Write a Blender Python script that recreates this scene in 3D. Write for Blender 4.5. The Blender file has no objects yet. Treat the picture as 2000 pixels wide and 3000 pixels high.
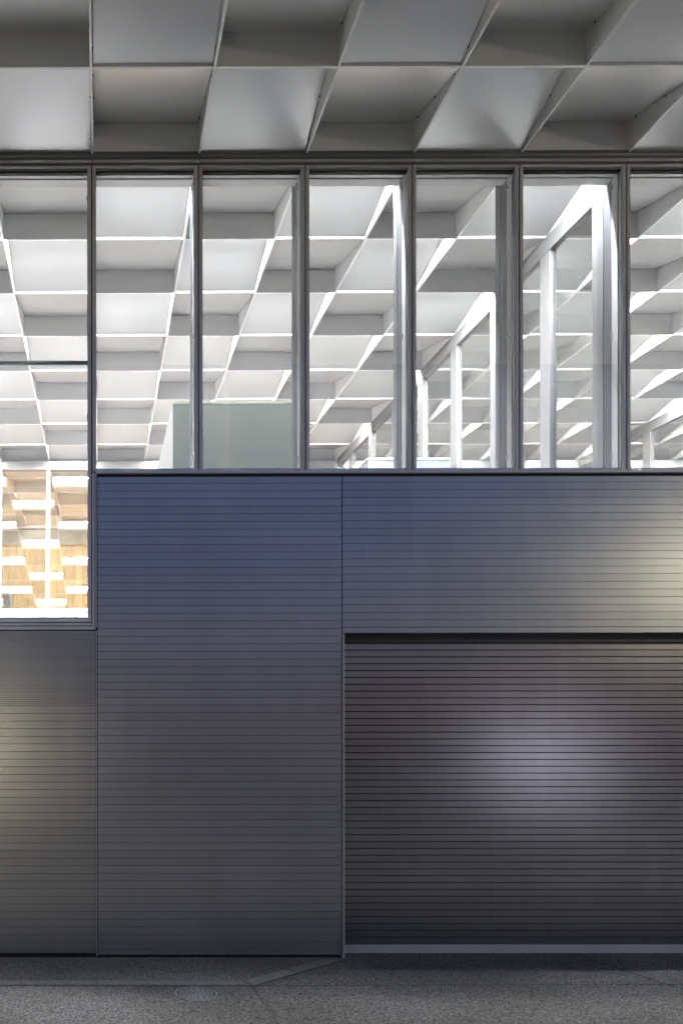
import bpy, bmesh, math, random
from mathutils import Vector, Matrix
random.seed(7)
C = bpy.context.scene
COL = C.collection
EYE = 2.09                      # camera height above the shutter threshold
F = 2000.0                      # focal length in full-size photograph pixels
VX, VY = 297.0, 2080.0          # vanishing point of the depth lines
SD = 5.90                       # roller shutter face
D0 = 5.714                      # distance camera - cladding face (350 px per metre there)
# ------------------------------------------------------------------ camera
cam = bpy.data.cameras.new('camera'); co = bpy.data.objects.new('camera', cam); COL.objects.link(co)
co.location = (0, 0, EYE); co.rotation_euler = (math.radians(90), .0009, .0026)
cam.sensor_width = 36; cam.lens = 24
cam.shift_x = (1000 - VX + 6.4) / 3000; cam.shift_y = (VY - 1500) / 3000
cam.clip_start = 0.05; cam.clip_end = 2000
C.camera = co
# ------------------------------------------------------------------ dusk sky
SKY_STRENGTH = 0.125
w = bpy.data.worlds.new('World'); C.world = w; w.use_nodes = True
nt = w.node_tree; bg = nt.nodes['Background']
sky = nt.nodes.new('ShaderNodeTexSky'); sky.sky_type = 'NISHITA'; sky.sun_disc = False
sky.sun_elevation = math.radians(1.5); sky.sun_rotation = math.radians(0); sky.altitude = 50
sky.air_density = 1.0; sky.dust_density = 0.6; sky.ozone_density = 3.0
tint = nt.nodes.new('ShaderNodeMix'); tint.data_type = 'RGBA'; tint.blend_type = 'MULTIPLY'; tint.inputs[0].default_value = 1
tint.inputs[7].default_value = (1.32, .96, 1.17, 1)     # violet dusk
nt.links.new(sky.outputs[0], tint.inputs[6]); nt.links.new(tint.outputs[2], bg.inputs[0]); bg.inputs[1].default_value = SKY_STRENGTH
sl = bpy.data.lights.new('sun', 'SUN'); so = bpy.data.objects.new('sun', sl); COL.objects.link(so)
sl.energy = 0.02; sl.angle = math.radians(8); sl.color = (1, .85, .7)
so.rotation_euler = (math.radians(-88), 0, 0)
C.view_settings.view_transform = 'Standard'; C.view_settings.look = 'None'
C.view_settings.exposure = 1.6; C.view_settings.gamma = 1; C.view_settings.use_curve_mapping = False
C.cycles.use_denoising = True; C.cycles.use_adaptive_sampling = False; C.cycles.max_bounces = 10; C.cycles.diffuse_bounces = 6
C.cycles.glossy_bounces = 4; C.cycles.transparent_max_bounces = 24; C.cycles.sample_clamp_indirect = 6
C.cycles.caustics_reflective = False; C.cycles.caustics_refractive = False

# ------------------------------------------------------------------ helpers
def Z(h): return EYE + h                       # height relative to the camera -> world
def PX(x, d=D0): return (x - VX) * d / F       # photo column at depth d -> world x
def PZ(y, d=D0): return EYE + (VY - y) * d / F # photo row at depth d -> world z

def add_box(bm, x0, x1, y0, y1, z0, z1, bev=0.0):
    v = [bm.verts.new(p) for p in ((x0,y0,z0),(x1,y0,z0),(x1,y1,z0),(x0,y1,z0),(x0,y0,z1),(x1,y0,z1),(x1,y1,z1),(x0,y1,z1))]
    fs = [bm.faces.new([v[i] for i in f]) for f in ((0,3,2,1),(4,5,6,7),(0,1,5,4),(1,2,6,5),(2,3,7,6),(3,0,4,7))]
    if bev:
        es = list({e for f in fs for e in f.edges})
        bmesh.ops.bevel(bm, geom=es, offset=bev, segments=1, affect='EDGES')
def add_prism_x(bm, prof, x0, x1):             # profile of (y, z) extruded along x
    a = [bm.verts.new((x0, y, z)) for y, z in prof]; b = [bm.verts.new((x1, y, z)) for y, z in prof]
    n = len(prof)
    for i in range(n): bm.faces.new((a[i], a[(i+1)%n], b[(i+1)%n], b[i]))
    bm.faces.new(a[::-1]); bm.faces.new(b)
def add_prism_z(bm, prof, z0, z1):             # profile of (x, y) extruded along z
    a = [bm.verts.new((x, y, z0)) for x, y in prof]; b = [bm.verts.new((x, y, z1)) for x, y in prof]
    n = len(prof)
    for i in range(n): bm.faces.new((a[i], a[(i+1)%n], b[(i+1)%n], b[i]))
    bm.faces.new(a[::-1]); bm.faces.new(b)
def add_cyl(bm, p0, p1, r0, r1=None, seg=16):
    r1 = r0 if r1 is None else r1
    p0, p1 = Vector(p0), Vector(p1); ax = (p1-p0).normalized()
    u = ax.orthogonal().normalized(); v = ax.cross(u)
    a = [bm.verts.new(p0 + r0*(math.cos(t)*u + math.sin(t)*v)) for t in [2*math.pi*i/seg for i in range(seg)]]
    b = [bm.verts.new(p1 + r1*(math.cos(t)*u + math.sin(t)*v)) for t in [2*math.pi*i/seg for i in range(seg)]]
    for i in range(seg): bm.faces.new((a[i], a[(i+1)%seg], b[(i+1)%seg], b[i]))
    bm.faces.new(a[::-1]); bm.faces.new(b)
def mesh(bm, m, smooth=False):
    bmesh.ops.recalc_face_normals(bm, faces=bm.faces)
    me = bpy.data.meshes.new('mesh'); bm.to_mesh(me); bm.free()
    if m: me.materials.append(m)
    if smooth:
        for p in me.polygons: p.use_smooth = True
    return me
def obj(name, me, parent=None, loc=None, rot=None):
    o = bpy.data.objects.new(name, me); COL.objects.link(o)
    if parent: o.parent = parent
    if loc: o.location = loc
    if rot: o.rotation_euler = rot
    return o
def tag(o, label, cat, group=None):
    o['label'] = label; o['category'] = cat
    if group: o['group'] = group
    return o
def thing(name, label, cat, group=None): return tag(obj(name, None), label, cat, group)
def struct(name, me=None):
    o = obj(name, me); o['kind'] = 'structure'; return o
def box_obj(name, b, m, parent=None, bev=0.0):
    bm = bmesh.new(); add_box(bm, *b, bev=bev); return obj(name, mesh(bm, m), parent)

# ------------------------------------------------------------------ materials
def new_mat(name):
    m = bpy.data.materials.new(name); m.use_nodes = True
    return m, m.node_tree, m.node_tree.nodes['Principled BSDF']
def setp(p, color=None, rough=None, metal=None, spec=None, aniso=None):
    if color: p.inputs['Base Color'].default_value = (*color, 1)
    if rough is not None: p.inputs['Roughness'].default_value = rough
    if metal is not None: p.inputs['Metallic'].default_value = metal
    if spec is not None: p.inputs['Specular IOR Level'].default_value = spec
def noise_mat(name, c0, c1, scale, rough, metal=0.0, detail=4, bump=0.0, stretch=(1,1,1), rvar=0.0, spec=None, bscale=None):
    m, t, p = new_mat(name); setp(p, c0, rough, metal, spec)
    tc = t.nodes.new('ShaderNodeTexCoord'); mp = t.nodes.new('ShaderNodeMapping'); mp.inputs['Scale'].default_value = stretch
    geo = t.nodes.new('ShaderNodeNewGeometry')
    t.links.new(geo.outputs['Position'], mp.inputs[0])
    n = t.nodes.new('ShaderNodeTexNoise'); n.inputs['Scale'].default_value = scale; n.inputs['Detail'].default_value = detail
    t.links.new(mp.outputs[0], n.inputs['Vector'])
    r = t.nodes.new('ShaderNodeMix'); r.data_type = 'RGBA'
    r.inputs[6].default_value = (*c0, 1); r.inputs[7].default_value = (*c1, 1)
    mr = t.nodes.new('ShaderNodeMapRange'); mr.inputs[1].default_value = .35; mr.inputs[2].default_value = .65
    t.links.new(n.outputs[0], mr.inputs[0]); t.links.new(mr.outputs[0], r.inputs[0]); t.links.new(r.outputs[2], p.inputs['Base Color'])
    if rvar:
        m2 = t.nodes.new('ShaderNodeMapRange'); m2.inputs[3].default_value = rough - rvar; m2.inputs[4].default_value = rough + rvar
        t.links.new(n.outputs[0], m2.inputs[0]); t.links.new(m2.outputs[0], p.inputs['Roughness'])
    if bump:
        nb = t.nodes.new('ShaderNodeTexNoise'); nb.inputs['Scale'].default_value = bscale or scale*6
        t.links.new(mp.outputs[0], nb.inputs['Vector'])
        b = t.nodes.new('ShaderNodeBump'); b.inputs['Strength'].default_value = bump; b.inputs['Distance'].default_value = .002
        t.links.new(nb.outputs[0], b.inputs['Height']); t.links.new(b.outputs[0], p.inputs['Normal'])
    return m
CLAD = noise_mat('metal_cladding', (.30,.305,.32), (.33,.335,.35), 1.3, .345, .85, rvar=.015, bump=.04, bscale=260)
CLAD_GREY = noise_mat('grey_cladding', (.29,.29,.29), (.32,.32,.315), 1.3, .345, .85, rvar=.015, bump=.04, bscale=260)
SHUT = noise_mat('shutter_metal', (.225,.222,.232), (.245,.242,.252), 1.7, .29, .85)
FRAME = noise_mat('window_frame_metal', (.50,.50,.505), (.55,.55,.55), 3, .45, .15)
TRIM = noise_mat('trim_metal', (.46,.46,.465), (.50,.50,.50), 3, .42, .35)
GUTTER_SHADED = noise_mat('gutter_metal_shaded', (.16,.16,.16), (.19,.19,.19), 3, .42, .3)  # darker copy of the trim, painting in the shade under the soffit
BLACK = noise_mat('black_rubber', (.006,.006,.007), (.012,.012,.013), 8, .8)
def weather(m):
    t = m.node_tree; p = t.nodes['Principled BSDF']; src = p.inputs['Base Color'].links[0].from_socket
    oi = t.nodes.new('ShaderNodeObjectInfo'); geo = t.nodes.new('ShaderNodeNewGeometry')
    mp = t.nodes.new('ShaderNodeMapping'); mp.inputs['Scale'].default_value = (7, 1, .5); t.links.new(geo.outputs['Position'], mp.inputs[0])
    n = t.nodes.new('ShaderNodeTexNoise'); n.inputs['Scale'].default_value = 1; n.inputs['Detail'].default_value = 5; t.links.new(mp.outputs[0], n.inputs['Vector'])
    a = t.nodes.new('ShaderNodeMapRange'); a.inputs[3].default_value = .955; a.inputs[4].default_value = 1.045; t.links.new(oi.outputs['Random'], a.inputs[0])
    b = t.nodes.new('ShaderNodeMapRange'); b.inputs[1].default_value = .3; b.inputs[2].default_value = .7; b.inputs[3].default_value = .955; b.inputs[4].default_value = 1.03; t.links.new(n.outputs[0], b.inputs[0])
    k = t.nodes.new('ShaderNodeMath'); k.operation = 'MULTIPLY'; t.links.new(a.outputs[0], k.inputs[0]); t.links.new(b.outputs[0], k.inputs[1])
    hs = t.nodes.new('ShaderNodeHueSaturation'); t.links.new(k.outputs[0], hs.inputs['Value']); t.links.new(src, hs.inputs['Color']); t.links.new(hs.outputs[0], p.inputs['Base Color'])
for m_ in (CLAD, CLAD_GREY, SHUT): weather(m_)
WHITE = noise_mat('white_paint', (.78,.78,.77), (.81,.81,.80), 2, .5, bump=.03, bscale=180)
WHITE_IN = noise_mat('inner_frame_paint', (.40,.40,.40), (.43,.43,.43), 2, .5, bump=.03, bscale=180)  # white paint darkened in colour to offset the stronger indoor lamps
POSTM = noise_mat('post_paint', (.14,.14,.14), (.155,.155,.155), 2, .45)  # white paint made darker still, holding back the direct lamp light
RIB_IN = noise_mat('inner_rib_paint', (.83,.83,.83), (.86,.86,.86), 2, .5)
PANEL_IN = noise_mat('darkened_ceiling_panel', (.30,.30,.298), (.325,.325,.323), 1.5, .5, bump=.05, bscale=240)  # panels darkened in colour to balance the lit room against the soffit
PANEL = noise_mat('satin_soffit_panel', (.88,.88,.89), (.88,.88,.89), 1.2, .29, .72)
FIN = noise_mat('fin_steel', (.075,.08,.088), (.09,.095,.10), 2, .45, .3)
FIN2 = noise_mat('fin_steel_light', (.12,.125,.13), (.135,.14,.15), 2, .45, .2)
GREEN = noise_mat('green_grey_screen', (.07,.076,.068), (.085,.092,.08), .8, .25, spec=.25)
OLIVE = noise_mat('olive_edge', (.10,.10,.078), (.12,.12,.092), 2, .5)
CONC = noise_mat('concrete', (.36,.35,.31), (.48,.47,.43), 3.5, .8, bump=.3)
FLOORM = noise_mat('pale_floor', (.84,.83,.82), (.87,.86,.85), 2, .4)
STEEL = noise_mat('rail_steel', (.30,.34,.38), (.36,.40,.44), 4, .3, .8)
COVERD = noise_mat('cover_recess', (.09,.09,.095), (.13,.13,.135), 14, .6, bump=.3)
COVER = noise_mat('cover_metal', (.27,.27,.29), (.34,.34,.36), 14, .5, .15, bump=.3)
CURBM = noise_mat('curb_stone', (.155,.155,.15), (.215,.215,.21), 22, .75, bump=.3, detail=8)
DARKV = noise_mat('dark_void', (.01,.01,.01), (.015,.015,.015), 3, .9)
WOODFL = noise_mat('wood_floor', (.70,.42,.15), (.78,.48,.20), 2, .4, stretch=(8,1,1))

def wood_mat():
    m, t, p = new_mat('oak_plank'); setp(p, (.6,.38,.16), .45)
    geo = t.nodes.new('ShaderNodeNewGeometry'); oi = t.nodes.new('ShaderNodeObjectInfo')
    mp = t.nodes.new('ShaderNodeMapping'); mp.inputs['Scale'].default_value = (26, 26, 1.6)
    add = t.nodes.new('ShaderNodeVectorMath'); add.operation = 'ADD'
    sc = t.nodes.new('ShaderNodeMath'); sc.operation = 'MULTIPLY'; sc.inputs[1].default_value = 40
    t.links.new(oi.outputs['Random'], sc.inputs[0]); t.links.new(geo.outputs['Position'], mp.inputs[0])
    t.links.new(mp.outputs[0], add.inputs[0]); t.links.new(sc.outputs[0], add.inputs[1])
    n = t.nodes.new('ShaderNodeTexNoise'); n.inputs['Scale'].default_value = 1; n.inputs['Detail'].default_value = 6; n.inputs['Distortion'].default_value = 1.2
    t.links.new(add.outputs[0], n.inputs['Vector'])
    r = t.nodes.new('ShaderNodeValToRGB'); e = r.color_ramp.elements
    e[0].position = .3; e[0].color = (.42,.29,.125,1); e[1].position = .7; e[1].color = (.64,.50,.26,1)
    t.links.new(n.outputs[0], r.inputs[0])
    hs = t.nodes.new('ShaderNodeHueSaturation'); mr = t.nodes.new('ShaderNodeMapRange'); mr.inputs[3].default_value = .72; mr.inputs[4].default_value = 1.2
    t.links.new(oi.outputs['Random'], mr.inputs[0]); t.links.new(mr.outputs[0], hs.inputs['Value']); t.links.new(r.outputs[0], hs.inputs['Color'])
    t.links.new(hs.outputs[0], p.inputs['Base Color'])
    return m
WOOD = wood_mat()

def glass_mat(name, tint, ior=1.5, rough=0.0, veil=0.0):
    m = bpy.data.materials.new(name); m.use_nodes = True; t = m.node_tree; t.nodes.clear()
    out = t.nodes.new('ShaderNodeOutputMaterial'); mx = t.nodes.new('ShaderNodeMixShader')
    tr = t.nodes.new('ShaderNodeBsdfTransparent'); tr.inputs[0].default_value = (*tint, 1)
    gl = t.nodes.new('ShaderNodeBsdfGlossy'); gl.inputs['Roughness'].default_value = rough
    # Schlick reflectance from the viewing angle, alike on both faces of the thin pane
    geo = t.nodes.new('ShaderNodeNewGeometry'); dp = t.nodes.new('ShaderNodeVectorMath'); dp.operation = 'DOT_PRODUCT'
    t.links.new(geo.outputs['Normal'], dp.inputs[0]); t.links.new(geo.outputs['Incoming'], dp.inputs[1])
    def mth(op, a, b=None):
        n = t.nodes.new('ShaderNodeMath'); n.operation = op
        for i, q in enumerate((a, b)):
            if q is None: continue
            if isinstance(q, (int, float)): n.inputs[i].default_value = q
            else: t.links.new(q, n.inputs[i])
        return n.outputs[0]
    r0 = ((ior-1)/(ior+1))**2
    p5 = mth('POWER', mth('SUBTRACT', 1.0, mth('ABSOLUTE', dp.outputs['Value'])), 5.0)
    fac = mth('ADD', mth('MULTIPLY', p5, 1-r0), r0)
    t.links.new(fac, mx.inputs[0]); t.links.new(tr.outputs[0], mx.inputs[1]); t.links.new(gl.outputs[0], mx.inputs[2])
    t.links.new(mx.outputs[0], out.inputs[0])
    return m
GLASS = glass_mat('window_glass', (.975,.98,.98), 1.45)
GLASS_IN = glass_mat('partition_glass', (.95,.965,.96), 2.4)

def emit_mat(name, color, strength):
    m, t, p = new_mat(name); setp(p, (.8,.8,.8), .5)
    p.inputs['Emission Color'].default_value = (*color, 1); p.inputs['Emission Strength'].default_value = strength
    return m
LED = emit_mat('led_strip', (.96,.97,1.0), 700)
LED2 = emit_mat('led_strip_dimmed', (1.0,.98,.95), 265)
LEDW = emit_mat('led_strip_warm', (1.0,.94,.84), 58)

def aggregate():
    m, t, p = new_mat('exposed_aggregate'); setp(p, (.2,.2,.2), .85)
    geo = t.nodes.new('ShaderNodeNewGeometry')
    vo = t.nodes.new('ShaderNodeTexVoronoi'); vo.inputs['Scale'].default_value = 125; vo.inputs['Randomness'].default_value = 1
    n0 = t.nodes.new('ShaderNodeTexNoise'); n0.inputs['Scale'].default_value = 60; n0.inputs['Detail'].default_value = 3
    n1 = t.nodes.new('ShaderNodeTexNoise'); n1.inputs['Scale'].default_value = 1.1; n1.inputs['Detail'].default_value = 5
    n2 = t.nodes.new('ShaderNodeTexNoise'); n2.inputs['Scale'].default_value = 60; n2.inputs['Detail'].default_value = 2
    for n in (vo, n0, n1, n2): t.links.new(geo.outputs['Position'], n.inputs['Vector'])
    bw = t.nodes.new('ShaderNodeSeparateColor'); t.links.new(vo.outputs['Color'], bw.inputs[0])
    r = t.nodes.new('ShaderNodeValToRGB'); e = r.color_ramp.elements
    e[0].position = 0; e[0].color = (.075,.075,.072,1); e[1].position = 1; e[1].color = (.275,.275,.268,1)
    a = e.new(.28); a.color = (.12,.12,.116,1); b = e.new(.6); b.color = (.18,.18,.176,1)
    t.links.new(bw.outputs[0], r.inputs[0])
    rp = t.nodes.new('ShaderNodeValToRGB'); q = rp.color_ramp.elements      # dark pits between clumps of pebbles
    q[0].position = .40; q[0].color = (.38,.38,.38,1); q[1].position = .50; q[1].color = (1,1,1,1)
    t.links.new(n2.outputs[0], rp.inputs[0])
    mu = t.nodes.new('ShaderNodeMix'); mu.data_type = 'RGBA'; mu.blend_type = 'MULTIPLY'; mu.inputs[0].default_value = 1
    t.links.new(r.outputs[0], mu.inputs[6]); t.links.new(rp.outputs[0], mu.inputs[7])
    rs = t.nodes.new('ShaderNodeValToRGB'); s = rs.color_ramp.elements      # broad stains
    s[0].position = .35; s[0].color = (.80,.79,.74,1); s[1].position = .6; s[1].color = (1.08,1.08,1.08,1)
    t.links.new(n1.outputs[0], rs.inputs[0])
    m2 = t.nodes.new('ShaderNodeMix'); m2.data_type = 'RGBA'; m2.blend_type = 'MULTIPLY'; m2.inputs[0].default_value = 1
    t.links.new(mu.outputs[2], m2.inputs[6]); t.links.new(rs.outputs[0], m2.inputs[7]); t.links.new(m2.outputs[2], p.inputs['Base Color'])
    b = t.nodes.new('ShaderNodeBump'); b.inputs['Strength'].default_value = .7; b.inputs['Distance'].default_value = .004
    t.links.new(vo.outputs['Distance'], b.inputs['Height']); b.invert = True; t.links.new(b.outputs[0], p.inputs['Normal'])
    return m
AGG = aggregate()

# ------------------------------------------------------------------ ground (falls gently towards the wall)
SL = 0.10
def gz(y): return SL * (5.85 - min(max(y, 1.5), 7.0))
def G(px, py, dz=0.0):                          # photo pixel -> point on the sloping paving
    d = 2000*(EYE - SL*5.85) / (py - VY - 2000*SL)
    return Vector((PX(px, d), d, gz(d) + dz))
bm = bmesh.new()
xs = [-600, -12, 20, 600]; ys = [-900, 1.5, 7.0, 900]
grid = [[bm.verts.new((x, y, gz(y))) for x in xs] for y in ys]
for j in range(3):
    for i in range(3): bm.faces.new((grid[j][i], grid[j][i+1], grid[j+1][i+1], grid[j+1][i]))
ground = struct('ground', mesh(bm, AGG))
def strip(name, pts, m, parent, h=0.004, sink=0.02):
    """flat-topped polygon lying on the ground, its top h above it"""
    bm = bmesh.new()
    a = [bm.verts.new(p + Vector((0,0,h))) for p in pts]; b = [bm.verts.new(p - Vector((0,0,sink))) for p in pts]
    n = len(pts); bm.faces.new(a); bm.faces.new(b[::-1])
    for i in range(n): bm.faces.new((a[i], b[i], b[(i+1)%n], a[(i+1)%n]))
    return obj(name, mesh(bm, m), parent)
def lerp(a, b, t): return a + (b-a)*t
# thin saw-cut joints (dark filler line)
JOINT = noise_mat('joint_filler', (.015,.015,.013), (.03,.03,.026), 30, .9)
JOINTW = noise_mat('wide_joint', (.07,.07,.062), (.11,.11,.10), 30, .9)
def joint(pts, wd, m=JOINT):
    bm = bmesh.new(); L, R = [], []
    for i, p in enumerate(pts):
        q = pts[min(i+1, len(pts)-1)] - pts[max(i-1, 0)]; nrm = Vector((-q.y, q.x, 0)).normalized()*wd/2
        for S, s in ((L, 1), (R, -1)):
            v = p + nrm*s; S.append(bm.verts.new((v.x, v.y, gz(v.y)+.004)))
    for i in range(len(pts)-1): bm.faces.new((L[i], L[i+1], R[i+1], R[i]))
    return obj('joint', mesh(bm, m), ground)
def wobble(a, b, n, amp):
    return [lerp(a, b, i/n) + Vector((random.uniform(-amp, amp), random.uniform(-amp, amp), 0)) for i in range(n+1)]
joint(wobble(G(752,2889), G(2300,2884), 40, .003), .010)
joint(wobble(G(1676,2793), G(1925,2878), 10, .004) + wobble(G(1928,2879), G(2200,2950), 8, .004), .015)
joint(wobble(G(740,2892), G(828,3020), 14, .003), .022, JOINTW)
joint(wobble(G(828,3020), G(1100,3700), 14, .004), .022, JOINTW)
for c_ in ([(-600,2873.6),(712,2873.6),(948,2809.5)], [(-600,2888.4),(742,2889.6),(1003,2815)]):
    joint([G(*c_[0]), G(*c_[1]), G(*c_[2])], .011)
# flush curb of dressed stones
curb = thing('flush_curb', 'flush line of smooth dressed stones crossing the paving and bending towards the shutter jamb', 'curb')
def stone(u0, u1, l0, l1): return strip('stone', [G(*l0), G(*l1), G(*u1), G(*u0)], CURBM, curb, .007)
edges = [-560, -340, -160, 63, 286, 511, 711]
for a, b in zip(edges[:-1], edges[1:]):
    g = 2.0
    stone((a+g, 2874.5), (b-g if b < 711 else b-1, 2874.5), (a+g, 2887.5), (b-g+ (0 if b < 711 else 26), 2887.5))
dt = [0, .52, .76, 1.0]
for t0, t1 in zip(dt[:-1], dt[1:]):
    U = lambda t: (713 + (946-713)*t, 2874.5 + (2811-2874.5)*t)
    L = lambda t: (744 + (1001-744)*t, 2889 + (2814.5-2889)*t)
    e = .008
    stone(U(t0+e), U(t1-e), L(t0+e), L(t1-e))
# manhole cover: rim, disc with rings and radial dashes in relief
mc = G(575, 2912)
mh = thing('manhole_cover', 'small round pale metal manhole cover with concentric ribs, set in the paving beside the curb', 'manhole cover')
mh.location = mc; mh.rotation_euler = (math.atan(-SL), 0, 0)
bm = bmesh.new()
def ring(bm, r0, r1, z0, z1, seg=40, a0=0, a1=2*math.pi):
    n = max(2, int(seg*(a1-a0)/(2*math.pi))); full = abs(a1-a0-2*math.pi) < 1e-6
    P = []
    for i in range(n + (0 if full else 1)):
        t = a0 + (a1-a0)*i/n; c, s = math.cos(t), math.sin(t)
        P.append([bm.verts.new((r*c, r*s, z)) for r, z in ((r0, z0), (r0, z1), (r1, z1), (r1, z0))])
    k = len(P)
    for i in range(k if full else k-1):
        A, B = P[i], P[(i+1)%k]
        for j in range(3): bm.faces.new((A[j], A[j+1], B[j+1], B[j]))
R = .147
ring(bm, R-.010, R, 0, .009); rim = obj('rim', mesh(bm, COVER), mh)
bm = bmesh.new(); add_cyl(bm, (0,0,-.02), (0,0,.0045), R-.013, seg=40); obj('disc', mesh(bm, COVERD), mh)
bm = bmesh.new()
for ri, nseg in ((.035, 5), (.060, 8), (.085, 12), (.110, 16)):
    for q in range(nseg):
        a = 2*math.pi*q/nseg; ring(bm, ri-.009, ri+.009, .003, .0075, 60, a+.06, a+2*math.pi/nseg-.06)
ring(bm, .004, .016, .003, .0075)
rb = obj('rib_pattern', mesh(bm, COVER), mh); rb['kind'] = 'stuff'

# ------------------------------------------------------------------ ceiling grid
MOD = .8917; X0 = -.066; RD = .869; I0 = 5.863; HS = 4.635; DEEP = .25; TH = .018
def KX(k): return X0 + MOD*k
def RY(j): return I0 + RD*j
def panel_mesh(kind, depth, m):
    """tilted panel of a cell whose near left corner is the origin. A rises away from the camera, B falls"""
    bm = bmesh.new(); x0, x1 = TH/2+.007, MOD-TH/2-.007
    y0, y1 = TH/2+.003, depth-TH/2-.003
    za, zb = (.010, DEEP) if kind == 'A' else (DEEP, .022)
    t = .008; b0 = .0 
    n = 4; rows = []
    prof = [(y0, za), (y1, zb), (y1, zb+t), (y0, za+t)]
    add_prism_x(bm, prof, x0, x1)
    return mesh(bm, m)
def clip_mesh(kind, depth):
    """little screw heads along both side edges of a panel"""
    bm = bmesh.new(); za, zb = (.010, DEEP) if kind == 'A' else (DEEP, .022)
    for x in (TH/2+.003, MOD-TH/2-.003):
        for f in (.12, .5, .88):
            y = depth*f; z = za + (zb-za)*f
            add_box(bm, x-.004, x+.004, y-.005, y+.005, z-.006, z+.002)
    return mesh(bm, BLACK)
def strip_mesh(m):
    """linear lamp hung at the deep end of a cell in a small white trough added to keep its light off the panel above"""
    bm = bmesh.new(); y = TH/2+.055
    add_box(bm, .045, MOD-.045, y, y+.026, DEEP-.095, DEEP-.077)
    nf = len(bm.faces)
    add_box(bm, .035, MOD-.035, TH/2+.030, y+.040, DEEP-.073, DEEP-.069)  # hood and lip added to shade the panel
    add_box(bm, .035, MOD-.035, y+.036, y+.040, DEEP-.0955, DEEP-.0731)
    bm.faces.ensure_lookup_table()
    for f in bm.faces[nf:]: f.material_index = 1
    me = mesh(bm, m); me.materials.append(WHITE)
    return me
pA, pB = panel_mesh('A', RD, PANEL), panel_mesh('B', RD, PANEL)
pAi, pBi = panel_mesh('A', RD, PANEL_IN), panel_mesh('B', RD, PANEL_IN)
pAw, pBw = panel_mesh('A', RD, WHITE), panel_mesh('B', RD, WHITE)  # same panels in full white, lifting the back room's brightness by colour
cA, cB = clip_mesh('A', RD), clip_mesh('B', RD)
lC, lD, lW = strip_mesh(LED), strip_mesh(LED2), strip_mesh(LEDW)
ceiling = struct('ceiling'); soffit = struct('soffit')
CMIN, CMAX = -5, 12
for j in range(13):
    for c in range(CMIN, CMAX+1):
        B = (j+c) % 2 == 0
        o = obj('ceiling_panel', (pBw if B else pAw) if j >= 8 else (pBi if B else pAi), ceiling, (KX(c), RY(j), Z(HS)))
        if B and not (c == CMAX):
            obj('light_strip', lW if j >= 8 else (lD if j >= 3 else lC), ceiling, (KX(c), RY(j), Z(HS)))
x0, x1 = KX(CMIN), KX(CMAX+1)
for k in range(CMIN, CMAX+2):
    bm = bmesh.new(); add_box(bm, -TH/2, TH/2, RY(0)+TH/2, RY(13)+TH/2, 0, .285); obj('rib', mesh(bm, RIB_IN), ceiling, (KX(k), 0, Z(HS)))
bm = bmesh.new(); add_box(bm, x0, x1, -TH/2, TH/2, .002, .285); cr = mesh(bm, RIB_IN)
for j in range(14): obj('cross_rib', cr, ceiling, (0, RY(j), Z(HS)))
# soffit outside: rows j = -2..-6 full, then a short row against the facade
SE = 5.69
SXMAX = 9
sh = SE - RY(-1) - 0.0
RL = RY(-1)                                     # 4.994 -> measured 4.933
OFF = 4.933 - RL
def SY(j): return RY(j) + OFF
last = SE - SY(-1)
pAs, pBs = panel_mesh('A', last, PANEL), panel_mesh('B', last, PANEL)
cAs, cBs = clip_mesh('A', last), clip_mesh('B', last)
for j in range(-4, 0):
    for c in range(-4, SXMAX+1):
        B = (j+c) % 2 == 0; L = j == -1
        o = obj('soffit_panel', (pBs if B else pAs) if L else (pB if B else pA), soffit, (KX(c), SY(j), Z(HS)))
        if j >= -2 and -2 <= c <= 6:
            s = obj('screw_row', (cBs if B else cAs) if L else (cB if B else cA), o)
bm = bmesh.new(); add_box(bm, -TH/2, TH/2, SY(-4), SE-.001, 0, .285); dr = mesh(bm, WHITE)
for k in range(-4, SXMAX+2): obj('soffit_rib', dr, soffit, (KX(k), 0, Z(HS)))
bm = bmesh.new(); add_box(bm, KX(-4), KX(SXMAX+1), -TH/2, TH/2, .002, .285); cr2 = mesh(bm, WHITE)
for j in range(-4, 0): obj('soffit_cross_rib', cr2, soffit, (0, SY(j), Z(HS)))
box_obj('closing_board', (KX(-4), KX(SXMAX+1), SE, SE+.018, Z(HS)+.003, Z(HS)+.285), WHITE, soffit)
box_obj('roof', (KX(CMIN)-.3, KX(CMAX+1)+.3, SY(-4)-.3, RY(13)+.5, Z(HS)+.30, Z(HS)+.55), WHITE)['kind'] = 'structure'

# ------------------------------------------------------------------ fascia between soffit and windows
fas = thing('fascia', 'grey metal fascia, its curved gutter profile coloured dark for shade, running above the windows under the soffit', 'fascia')
XL, XR = -4.0, 9.5
bm = bmesh.new()
prof = [(5.685, PZ(452)), (5.69, PZ(456)), (5.694, PZ(460)), (5.702, PZ(464)), (5.715, PZ(467)), (5.735, PZ(469)), (5.76, PZ(469)), (5.76, Z(HS)+.03), (5.712, Z(HS)+.03), (5.712, Z(HS)-.001), (5.685, Z(HS)-.001)]
add_prism_x(bm, prof, XL, XR); obj('gutter_profile', mesh(bm, GUTTER_SHADED, False), fas)
tj = [KX(k)+.003 for k in range(-4, 11)]
for a, b in zip(tj[:-1], tj[1:]):
    box_obj('cover_strip', (a+.002, b-.002, 5.704, 5.74, PZ(479), PZ(470)), TRIM, fas, .0015)
box_obj('backing', (XL, XR, 5.742, 5.76, PZ(488), PZ(469.4)), BLACK, fas)

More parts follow.
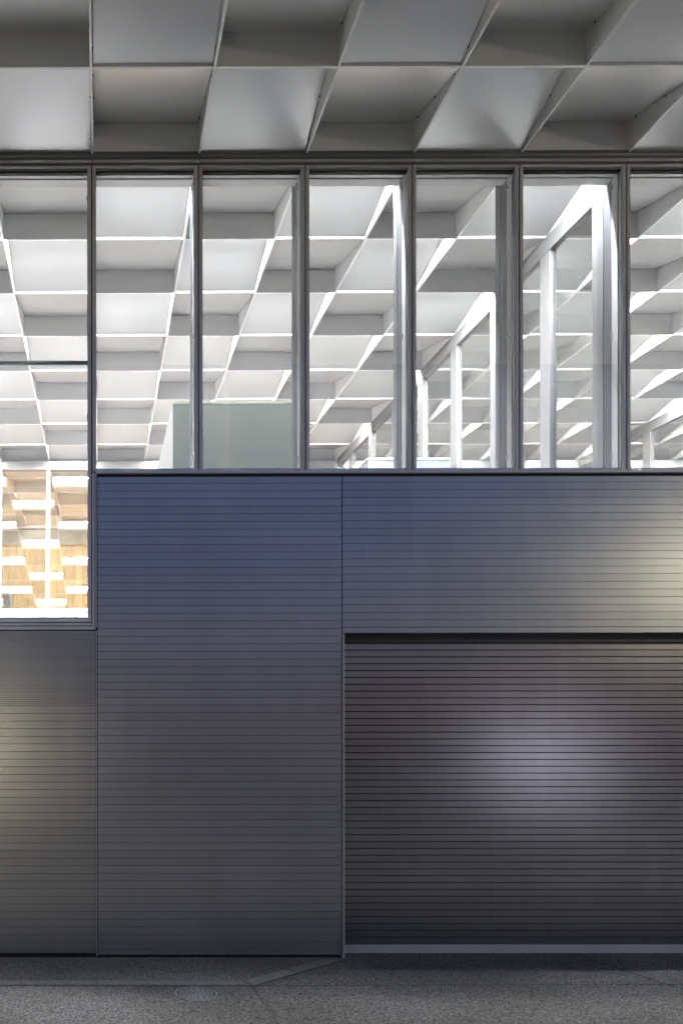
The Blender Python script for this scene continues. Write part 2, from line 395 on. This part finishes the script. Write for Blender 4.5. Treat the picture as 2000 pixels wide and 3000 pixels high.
# ------------------------------------------------------------------ windows
MULL = [PX(271.7 + 312.05*k) for k in range(-3, 9)]     # black gaps between neighbouring windows
GRP = 'upper windows along the facade'
WIN = {
 -1: 'leftmost tall window, dropping lower than the others, with the lit timber room behind it',
  0: 'first short window right of the tall one, small corner of a pale box seen through it',
  1: 'window with the large green grey box filling its lower part',
  2: 'window third from the tall one, row of white posts receding at its lower right',
  3: 'window with two white posts crossed by a sloping header and a cabinet top at the bottom',
  4: 'window with the nearest white post and steep bright header of the partition',
  5: 'rightmost window, cut by the picture edge, warm white ceiling behind it',
}
def fin_parts(xc, parent, zt, zb):
    hw = .033
    box_obj('reveal', (xc-hw, xc+hw, 5.764, 5.832, zb, zt), WHITE_IN, parent)
    box_obj('fin', (xc-hw+.001, xc+hw-.001, 5.834, 5.926, zb, Z(HS)-.004), FIN, parent)
    box_obj('fin_edge', (xc-hw, xc+hw, 5.931, 6.0, zb, Z(HS)-.004), FIN2, parent)
    bm = bmesh.new()
    for f in (.06, .45, .93):
        z = zb + (zt-zb)*f; add_cyl(bm, (xc-hw-.006, 5.822, z-.02), (xc-hw-.006, 5.822, z+.02), .007, seg=8)
    obj('hinge', mesh(bm, WHITE_IN), parent)
for k in range(-3, 7):
    xa, xb = MULL[k+3] + .005, MULL[k+4] - .005
    tall = k <= -1
    yb = (1814.5, 1823.0) if tall else (1378.5, 1381.5)
    zb0, zb1 = PZ(yb[1]), PZ(yb[0])
    zt = PZ(486); wdt = .027
    win = thing('window', WIN.get(k, 'glazed window of the upper storey beside the picture edge'), 'window', GRP if not tall else None)
    if tall and k != -1: win['group'] = 'tall windows at the left end'; win['label'] = 'tall window further left, outside the picture edge'
    if k == 6: win['label'] = 'short window beyond the right picture edge'
    bm = bmesh.new()
    for b in ((xa, xa+wdt, zb0, zt), (xb-wdt, xb, zb0, zt)): add_box(bm, b[0], b[1], 5.708, 5.752, b[2], b[3], .0015)
    obj('jamb', mesh(bm, FRAME), win)
    box_obj('head', (xa+wdt, xb-wdt, 5.708, 5.752, PZ(493.5), zt), FRAME, win, .0015)
    if tall: box_obj('bottom_rail', (xa+wdt, xb-wdt, 5.708, 5.752, zb0, zb1), FRAME, win, .0015)
    bm = bmesh.new(); g = .005                               # glazing bead
    add_box(bm, xa+wdt, xa+wdt+g, 5.722, 5.744, zb1, PZ(493.5)); add_box(bm, xb-wdt-g, xb-wdt, 5.722, 5.744, zb1, PZ(493.5))
    obj('glazing_bead', mesh(bm, STEEL), win)
    box_obj('gasket', (xa+wdt+g, xb-wdt-g, 5.728, 5.746, PZ(503), PZ(498)), BLACK, win)
    box_obj('bottom_gasket', (xa+wdt+g, xb-wdt-g, 5.726, 5.746, zb1+.0005, zb1+.02), STEEL, win)
    bm = bmesh.new(); add_box(bm, xa+wdt+.001, xb-wdt-.001, 5.747, 5.751, zb1, PZ(494)); obj('pane', mesh(bm, GLASS), win)
    h1 = Z(4.52)
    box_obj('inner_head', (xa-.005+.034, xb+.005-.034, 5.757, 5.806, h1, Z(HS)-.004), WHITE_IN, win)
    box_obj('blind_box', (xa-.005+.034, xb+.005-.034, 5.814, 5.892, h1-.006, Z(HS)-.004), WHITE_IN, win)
    zs = Z(.75) if tall else Z(1.99)
    fin_parts(MULL[k+4], win, Z(HS)-.004, zs)
    if not tall: box_obj('inner_sill', (xa+.03, xb-.03, 5.757, 6.0, Z(1.99), Z(2.012)), WHITE_IN, win)
    else: box_obj('inner_sill', (xa+.03, xb-.03, 5.757, 6.0, Z(.74), Z(.765)), WHITE_IN, win)
# black joints and backing behind them
box_obj('window_backing', (MULL[0], MULL[10], 5.7535, 5.7565, PZ(503), PZ(480)), BLACK, fas)
bm = bmesh.new()
for k in range(0, 11):
    lo = PZ(1822) if k <= 3 else PZ(1380)
    add_box(bm, MULL[k]-.0049, MULL[k]+.0049, 5.728, 5.75, lo, PZ(486))
mj = obj('mullion_joint', mesh(bm, BLACK), fas)

# sills
sill = thing('window_sill', 'long grey metal sill rail under the short windows, above the blue panelling', 'sill')
xsb = PX(283.5)
sj = [xsb, PX(912), PX(1554), PX(2190), PX(2900), XR]
for a, b in zip(sj[:-1], sj[1:]):
    box_obj('sill_rail', (a+.001, b-.001, 5.700, 5.76, PZ(1388.5), PZ(1379)), TRIM, sill, .0015)
box_obj('shadow_gap', (xsb, XR, 5.727, 5.76, PZ(1396.5), PZ(1388.6)), BLACK, sill)
cs = thing('window_casing', 'grey metal casing round the bottom and right side of the tall window', 'casing')
xo = PX(271.8); 
box_obj('bottom_casing', (XL, PX(279.4), 5.700, 5.75, PZ(1845.5), PZ(1835)), TRIM, cs, .0015)
box_obj('inner_strip', (XL, PX(271.2), 5.708, 5.75, PZ(1832.8), PZ(1825.2)), TRIM, cs, .001)
box_obj('side_casing', (PX(272), PX(279.4), 5.701, 5.75, PZ(1834.6), PZ(1387)), TRIM, cs, .0015)
box_obj('return_strip', (PX(279.8), PX(283), 5.715, 5.75, PZ(1845), PZ(1387)), FRAME, cs)
box_obj('corner_bead', (PX(283.6), PX(285.8), 5.706, 5.75, PZ(1836), PZ(1389.5)), TRIM, cs)
box_obj('dark_backing', (XL, PX(288), 5.752, 5.757, PZ(1850), PZ(1822)), BLACK, cs)
box_obj('dark_side_backing', (PX(268), PX(288), 5.7525, 5.7565, PZ(1821.8), PZ(1382)), BLACK, cs)

# ------------------------------------------------------------------ cladding
def plank_mesh(x0, x1, h, m, gap=.0022, ch=.0007, dep=.014, lip=True):
    bm = bmesh.new(); z0, z1 = gap/2, h-gap/2
    prof = [(ch, z0), (0, z0+ch), (0, z1-ch), (ch, z1), (dep, z1), (dep, z0)]
    add_prism_x(bm, prof, x0, x1); return mesh(bm, m)
def clad_run(parent, x0, x1, ytop, ybot, lines, m, yface=D0, name='plank', gap=.0022, ch=.0007, tilt=.0022):
    ys = [ytop] + [l for l in lines if ytop+3 < l < ybot-3] + [ybot]
    cache = {}
    for a, b in zip(ys[:-1], ys[1:]):
        h = round((b-a)*yface/F, 5)
        if h not in cache: cache[h] = plank_mesh(x0, x1, h, m, gap, ch)
        o = obj(name, cache[h], parent, (0, yface, PZ(b, yface)))
        o.rotation_euler = (random.gauss(0, tilt), 0, 0)
pl = [1416.4 + 22.39*i for i in range(64)]
w1 = thing('panelled_wall', 'tall blue grey metal plank wall left of the roller shutter, under the short windows', 'wall')
clad_run(w1, PX(288.2), PX(1001.6), 1397, 2797, pl, CLAD)
box_obj('wall_core', (PX(287), PX(1001), D0+.03, D0+.33, -.12, Z(1.955)), DARKV, w1)
w2 = thing('panelled_wall', 'metal plank wall above the roller shutter, with a warm glow at its right end', 'wall')
clad_run(w2, PX(1004.2), XR, 1397, 1838, [l-2.3 for l in pl], CLAD)
box_obj('lintel_board', (PX(1004.2), XR, D0, SD-.051, PZ(1855), PZ(1838.8)), CLAD, w2, .0015)
box_obj('wall_core', (PX(1001)+.001, XR, D0+.03, D0+.33, PZ(1838), Z(1.955)), DARKV, w2)
w3 = thing('ribbed_wall', 'grey wall under the tall window, finely ribbed above and planked below', 'wall')
fine = [1848 + 6.27*i for i in range(1, 35)]
clad_run(w3, XL, PX(282.6), 1848, 2067.5, fine, CLAD_GREY, name='slat', gap=.0022, ch=.0007, tilt=.003)
clad_run(w3, XL, PX(282.6), 2067.5, 2792, [2067.5+22.34*i for i in range(1, 33)], CLAD_GREY)
box_obj('wall_core', (XL, PX(287)-.001, D0+.03, D0+.33, -.12, PZ(1821)), DARKV, w3)
box_obj('corner_trim', (PX(283.9), PX(286.0), 5.700, 5.745, PZ(2799), PZ(1847)), TRIM, w3)
box_obj('corner_backing', (PX(282.6), PX(288.2), 5.735, 5.743, PZ(2796), PZ(1850)), BLACK, w3)

# ------------------------------------------------------------------ roller shutter

rs = thing('roller_shutter', 'closed dark grey roller shutter of narrow slats with a pale bottom bar', 'shutter')
SX0 = PX(1008.5); 
sy = [1865.5] + [1885.5 + 20.007*i for i in range(45)]
bm = bmesh.new(); H = 20.007*SD/F; gp = .0068
prof = [(.0008, gp/2), (0, gp/2+.0008), (0, H-gp/2-.0008), (.0008, H-gp/2), (.012, H-gp/2), (.012, gp/2)]
add_prism_x(bm, prof, SX0-.02, XR); smesh = mesh(bm, SHUT)
for i in range(45):
    o = obj('slat', smesh, rs, (0, SD, PZ(sy[0]+20.007*(i+1), SD)), (random.gauss(0, .004), 0, 0))
box_obj('bottom_bar', (SX0-.02, XR, SD-.012, SD+.02, PZ(2792, SD), PZ(2766.5, SD)), TRIM, rs, .003)
box_obj('bar_lip', (SX0-.02, XR, SD-.018, SD-.0125, PZ(2791, SD), PZ(2787, SD)), TRIM, rs, .001)
box_obj('curtain_back', (SX0-.02, XR, SD+.022, SD+.03, -.05, Z(.66)), DARKV, rs)
LINTEL_SHADE = noise_mat('lintel_shade', (.025,.026,.032), (.035,.036,.042), 4, .5)
box_obj('lintel_shade', (PX(1008.2), XR, SD-.05, SD-.008, PZ(1884, SD-.03), PZ(1838)), LINTEL_SHADE, rs)  # dark strip put in as the lintel's shade over the top slats
box_obj('jamb', (PX(1003.2), PX(1008.0), 5.700, 5.90, gz(5.7)-.02, PZ(1857.5)), TRIM, rs, .001)
box_obj('guide', (PX(1008.0)+.0005, PX(1013.0), 5.815, 5.845, -.03, PZ(1857.5)), FRAME, rs)
box_obj('housing', (PX(1004), XR, SD-.0075, 6.0, PZ(1856), PZ(1838)), FRAME, rs)
box_obj('jamb_shadow_gap', (PX(1001.4), PX(1004.4), 5.724, 5.74, PZ(2796), PZ(1398)), BLACK, w2)

box_obj('inner_lining', (PX(287), XR, D0+.335, D0+.35, Z(.6), Z(1.955)), WHITE, w1)
# ------------------------------------------------------------------ interior shell
FL = .60
struct('floor', box_obj('tmp', (KX(CMIN), KX(CMAX+1), 6.05, RY(8), Z(FL)-.2, Z(FL)), FLOORM).data)
bpy.data.objects.remove(bpy.data.objects['tmp'])
struct('timber_floor', box_obj('tmp', (KX(CMIN), KX(CMAX+1), RY(8)+.001, RY(13)+.3, Z(FL)-.2, Z(FL)+.01), WOODFL).data)
bpy.data.objects.remove(bpy.data.objects['tmp'])
box_obj('wall_left', (KX(CMIN)-.2, KX(CMIN), 5.76, RY(13)+.3, Z(FL)-.3, Z(HS)+.3), WHITE_IN)['kind'] = 'structure'
box_obj('wall_right', (KX(CMAX+1), KX(CMAX+1)+.2, 5.76, RY(13)+.3, Z(FL)-.3, Z(HS)+.3), WHITE_IN)['kind'] = 'structure'
BY = RY(13)                                     # 17.16
cw = tag(box_obj('concrete_wall', (KX(CMIN), KX(CMAX+1), BY+.02, BY+.3, Z(FL), Z(HS)+.295), CONC), 'raw concrete band above the timber lining at the far end of the lit room', 'wall')
box_obj('end_beam', (KX(CMIN), KX(CMAX+1), BY-.045, BY-TH/2-.002, Z(HS)-.075, Z(HS)-.001), WHITE, ceiling)
tw = thing('timber_wall', 'oak board lining on the far wall of the lit room', 'wall')
zt = PZ(1597, BY)
x = KX(-5)
while x < KX(2):
    wdt = random.choice((.16, .19, .19, .22))
    z = Z(FL)+.02
    cut = random.uniform(.9, 2.6)
    for za, zb in ((z, z+cut), (z+cut, zt)):
        if zb - za < .05: continue
        bm = bmesh.new(); add_box(bm, 0, wdt-.003, -random.uniform(.014, .018), 0, 0, zb-za-.003)
        obj('plank', mesh(bm, WOOD), tw, (x, BY+.018, za))
    x += wdt
box_obj('cap_rail', (KX(-5), KX(2), BY-.03, BY+.019, zt, zt+.03), WOOD, tw)
# doorway with slanting stair slats at lower left of the timber wall
dw = thing('stair_opening', 'small dark opening with slanting brown slats at the foot of the oak wall', 'opening')
xa, xb = PX(12, BY), PX(35, BY); za, zb = PZ(1800, BY), PZ(1722, BY)
box_obj('back', (xa, xb, BY-.03, BY-.018, za, zb), WHITE_IN, dw)
for i in range(6):
    bm = bmesh.new(); xx = xa + .02 + i*.035
    v = [(xx, za), (xx+.018, za), (xx-.05, za+.55), (xx-.068, za+.55)]
    v = [(max(xa+.002, min(xb-.002, p)), q) for p, q in v]
    a = [bm.verts.new((p, BY-.05, q)) for p, q in v]; b = [bm.verts.new((p, BY-.031, q)) for p, q in v]
    bm.faces.new(a); bm.faces.new(b[::-1])
    for q in range(4): bm.faces.new((a[q], b[q], b[(q+1)%4], a[(q+1)%4]))
    obj('slat', mesh(bm, OLIVE), dw)
box_obj('side_trim', (xb, xb+.02, BY-.055, BY-.001, za, zb+.02), WHITE_IN, dw)

# back partition: posts, header, rail and panes
bp = thing('glazed_partition', 'white framed glass partition crossing the room behind the tall window', 'partition')
PY = RY(8) - .055
TILT = math.radians(7.0)                        # the glazing leans: its foot stands nearer the windows
ZH = PZ(1378, PY); ZR = Z(1.84)
pl_len = (ZH - Z(FL)) / math.cos(TILT); rl_len = (ZH - ZR) / math.cos(TILT)
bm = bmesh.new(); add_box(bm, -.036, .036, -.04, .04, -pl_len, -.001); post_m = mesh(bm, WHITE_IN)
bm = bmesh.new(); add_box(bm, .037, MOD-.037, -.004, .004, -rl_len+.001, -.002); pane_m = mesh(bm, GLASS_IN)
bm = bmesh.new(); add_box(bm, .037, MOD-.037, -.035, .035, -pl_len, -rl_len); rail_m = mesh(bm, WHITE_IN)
for k in range(CMIN, CMAX+2):
    L = (KX(k)-.012, PY, ZH); Rr = (-TILT, 0, 0)
    obj('post', post_m, bp, L, Rr)
    if k <= CMAX:
        obj('pane', pane_m, bp, L, Rr); obj('lower_panel', rail_m, bp, L, Rr)
box_obj('header', (KX(CMIN), KX(CMAX+1), PY-.06, PY+.06, ZH, Z(HS)-.002), WHITE_IN, bp)
# side partitions
def side_partition(k, label, j1):
    t = thing('glazed_partition', label, 'partition', 'partitions running away from the facade')
    xc = KX(k) + .002; hb = 4.475
    for j in range(0, j1):
        y = RY(j) + (.19 if j == 0 else .0)
        dd = .035 if j == 0 else .075
        box_obj('post', (xc-.033, xc+.033, y-dd-.01, y+dd-.01, Z(FL), Z(hb)-.001), POSTM, t, .002)
        yn = RY(j+1)
        if j < j1-1 or True:
            box_obj('pane', (xc-.005, xc+.005, y+dd-.005, yn-.09, Z(FL), Z(hb)-.001), GLASS_IN, t)
    box_obj('header', (xc-.034, xc+.034, 6.01, RY(j1)-.2, Z(hb), Z(HS)-.002), POSTM, t, .002)
    bm = bmesh.new(); add_box(bm, xc-.010, xc+.010, 6.02, RY(j1)-.21, Z(hb)-.004, Z(hb)); obj('glass_channel', mesh(bm, FIN2), t)
    return t
side_partition(5, 'bright white post and glass partition running away behind the fourth to sixth windows', 8)
side_partition(10, 'second white post and glass partition, farther back behind the rightmost window', 8)

# ------------------------------------------------------------------ things in the room
gb = thing('service_box', 'large green grey box with a pale white side, standing behind the second short window', 'box')
bd = 7.0; bx0, bx1 = PX(508, bd), PX(884, bd); bt = PZ(1176, bd)
box_obj('body', (bx0+.004, bx1, bd+.012, 9.3, Z(FL), bt-.005), POSTM, gb)
box_obj('front_sheet', (bx0+.002, bx1, bd, bd+.011, Z(FL), bt-.031), GREEN, gb)
box_obj('top_edge', (bx0, bx1+.002, bd-.002, bd+.03, bt-.029, bt), OLIVE, gb, .002)
cb = thing('cabinet', 'grey cabinet with a dark top seen just above the sill beside the white posts', 'cabinet')
cd = 8.36; cx0, cx1 = PX(1078, cd), PX(1316, cd); ct = PZ(1344, cd)
box_obj('body', (cx0, cx1, cd, 9.0, Z(FL), ct-.018), FIN2, cb)
bm = bmesh.new(); add_prism_x(bm, [(cd-.01, ct-.016), (9.0, ct-.016), (9.0, ct), (cd-.01, ct)], cx0-.01, cx1+.004); obj('top', mesh(bm, FRAME), cb)
for (a, b, t, lab) in ((-330, 222, 1797, 'long low white cabinet along the foot of the glass partition'), (226, 420, 1789, 'slightly taller white cabinet at the right end of the low one')):
    c = thing('low_cabinet', lab, 'cabinet', 'white cabinets below the glass partition')
    y = 11.85; xa, xb = PX(a, y), PX(b, y); zt_ = PZ(t, y)
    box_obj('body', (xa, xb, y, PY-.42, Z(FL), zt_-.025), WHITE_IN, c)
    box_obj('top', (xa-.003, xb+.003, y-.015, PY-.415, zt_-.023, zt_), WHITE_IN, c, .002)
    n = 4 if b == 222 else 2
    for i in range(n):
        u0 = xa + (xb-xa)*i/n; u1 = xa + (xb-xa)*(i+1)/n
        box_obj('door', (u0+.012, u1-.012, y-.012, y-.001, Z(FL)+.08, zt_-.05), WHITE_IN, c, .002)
# steel rail across the tall window
rl = thing('safety_rail', 'thin steel double rail across the tall window', 'rail')
for yy, r in ((1060.5, .011), (1067.5, .009)):
    d = 5.95; bm = bmesh.new(); add_cyl(bm, (XL, d, PZ(yy, d)), (MULL[3]-.034, d, PZ(yy, d)), r, seg=12); obj('tube', mesh(bm, STEEL, True), rl)

# ------------------------------------------------------------------ street side, mirrored in the metal
WARM = emit_mat('street_lamp_glow', (1.0, .90, .58), 135)
WARM2 = emit_mat('path_lamp_glow', (1.0, .90, .60), 48)
VEND = emit_mat('lit_display', (.82,.80,.98), 3.7)
def street_lamp(x, y, h, label, m, size):
    t = thing('street_lamp', label, 'street lamp', 'street lamps on the far side of the road'); z0 = gz(y)
    bm = bmesh.new(); add_cyl(bm, (x, y-.25, z0), (x, y-.25, Z(h)+.1), .06, .04); obj('pole', mesh(bm, FRAME, True), t)
    bm = bmesh.new(); add_box(bm, x-size*.6, x+size*.6, y-.3, y+size*.5, Z(h)+size*.55, Z(h)+size*.55+.05, .01); obj('hood', mesh(bm, FRAME), t)
    bm = bmesh.new(); bmesh.ops.create_icosphere(bm, subdivisions=2, radius=size*.5, matrix=Matrix.Translation((x, y, Z(h)))); obj('globe', mesh(bm, m, True), t)
street_lamp(12.0, -1.0, 2.75, 'warm globe street lamp whose glow shows at the right end of the wall', WARM, .34)
street_lamp(-2.45, -.9, -.6, 'low warm path lamp whose glow shows at the left picture edge', WARM2, .30)
vm = thing('assumed_vending_machine', 'unseen vending machine assumed as source of the pale violet spot mirrored in the shutter', 'vending machine')
vx, vy = 8.1, -.9; z0 = gz(vy)
box_obj('cabinet', (vx-.5, vx+.5, vy-.75, vy, z0, z0+1.8), WHITE, vm, .02)
box_obj('display', (vx-.40, vx+.40, vy+.001, vy+.01, z0+.35, z0+1.12), VEND, vm)  # assumed lit front, out of view, placed for the spot in the shutter
box_obj('tray', (vx-.3, vx+.3, vy+.001, vy+.03, z0+.15, z0+.3), BLACK, vm)

MAST = emit_mat('mast_lamp_lens', (1.0, .97, .95), 1250)
for mx_, lab in ((2.5, 'tall lamp mast nearest the shutter, lighting the paving in front of the soffit'), (-10, 'tall lamp mast to the left along the street'), (15, 'tall lamp mast to the right along the street')):
    t = thing('lamp_mast', lab, 'street lamp', 'lamp masts along the street'); zz = 12.3
    bm = bmesh.new(); add_cyl(bm, (mx_, -2.2, gz(0)), (mx_, -2.2, zz+.1), .11, .06); obj('pole', mesh(bm, FRAME, True), t)
    bm = bmesh.new(); add_cyl(bm, (mx_, -2.2, zz+.06), (mx_, -.1, zz+.10), .035, .03, 10); obj('arm', mesh(bm, FRAME, True), t)
    bm = bmesh.new(); add_box(bm, mx_-.16, mx_+.16, -.3, .3, zz+.01, zz+.12, .03); obj('lamp_head', mesh(bm, FRAME), t)
    bm = bmesh.new(); add_cyl(bm, (mx_, 0, zz-.006), (mx_, 0, zz+.008), .12, seg=20); obj('lens', mesh(bm, MAST), t)
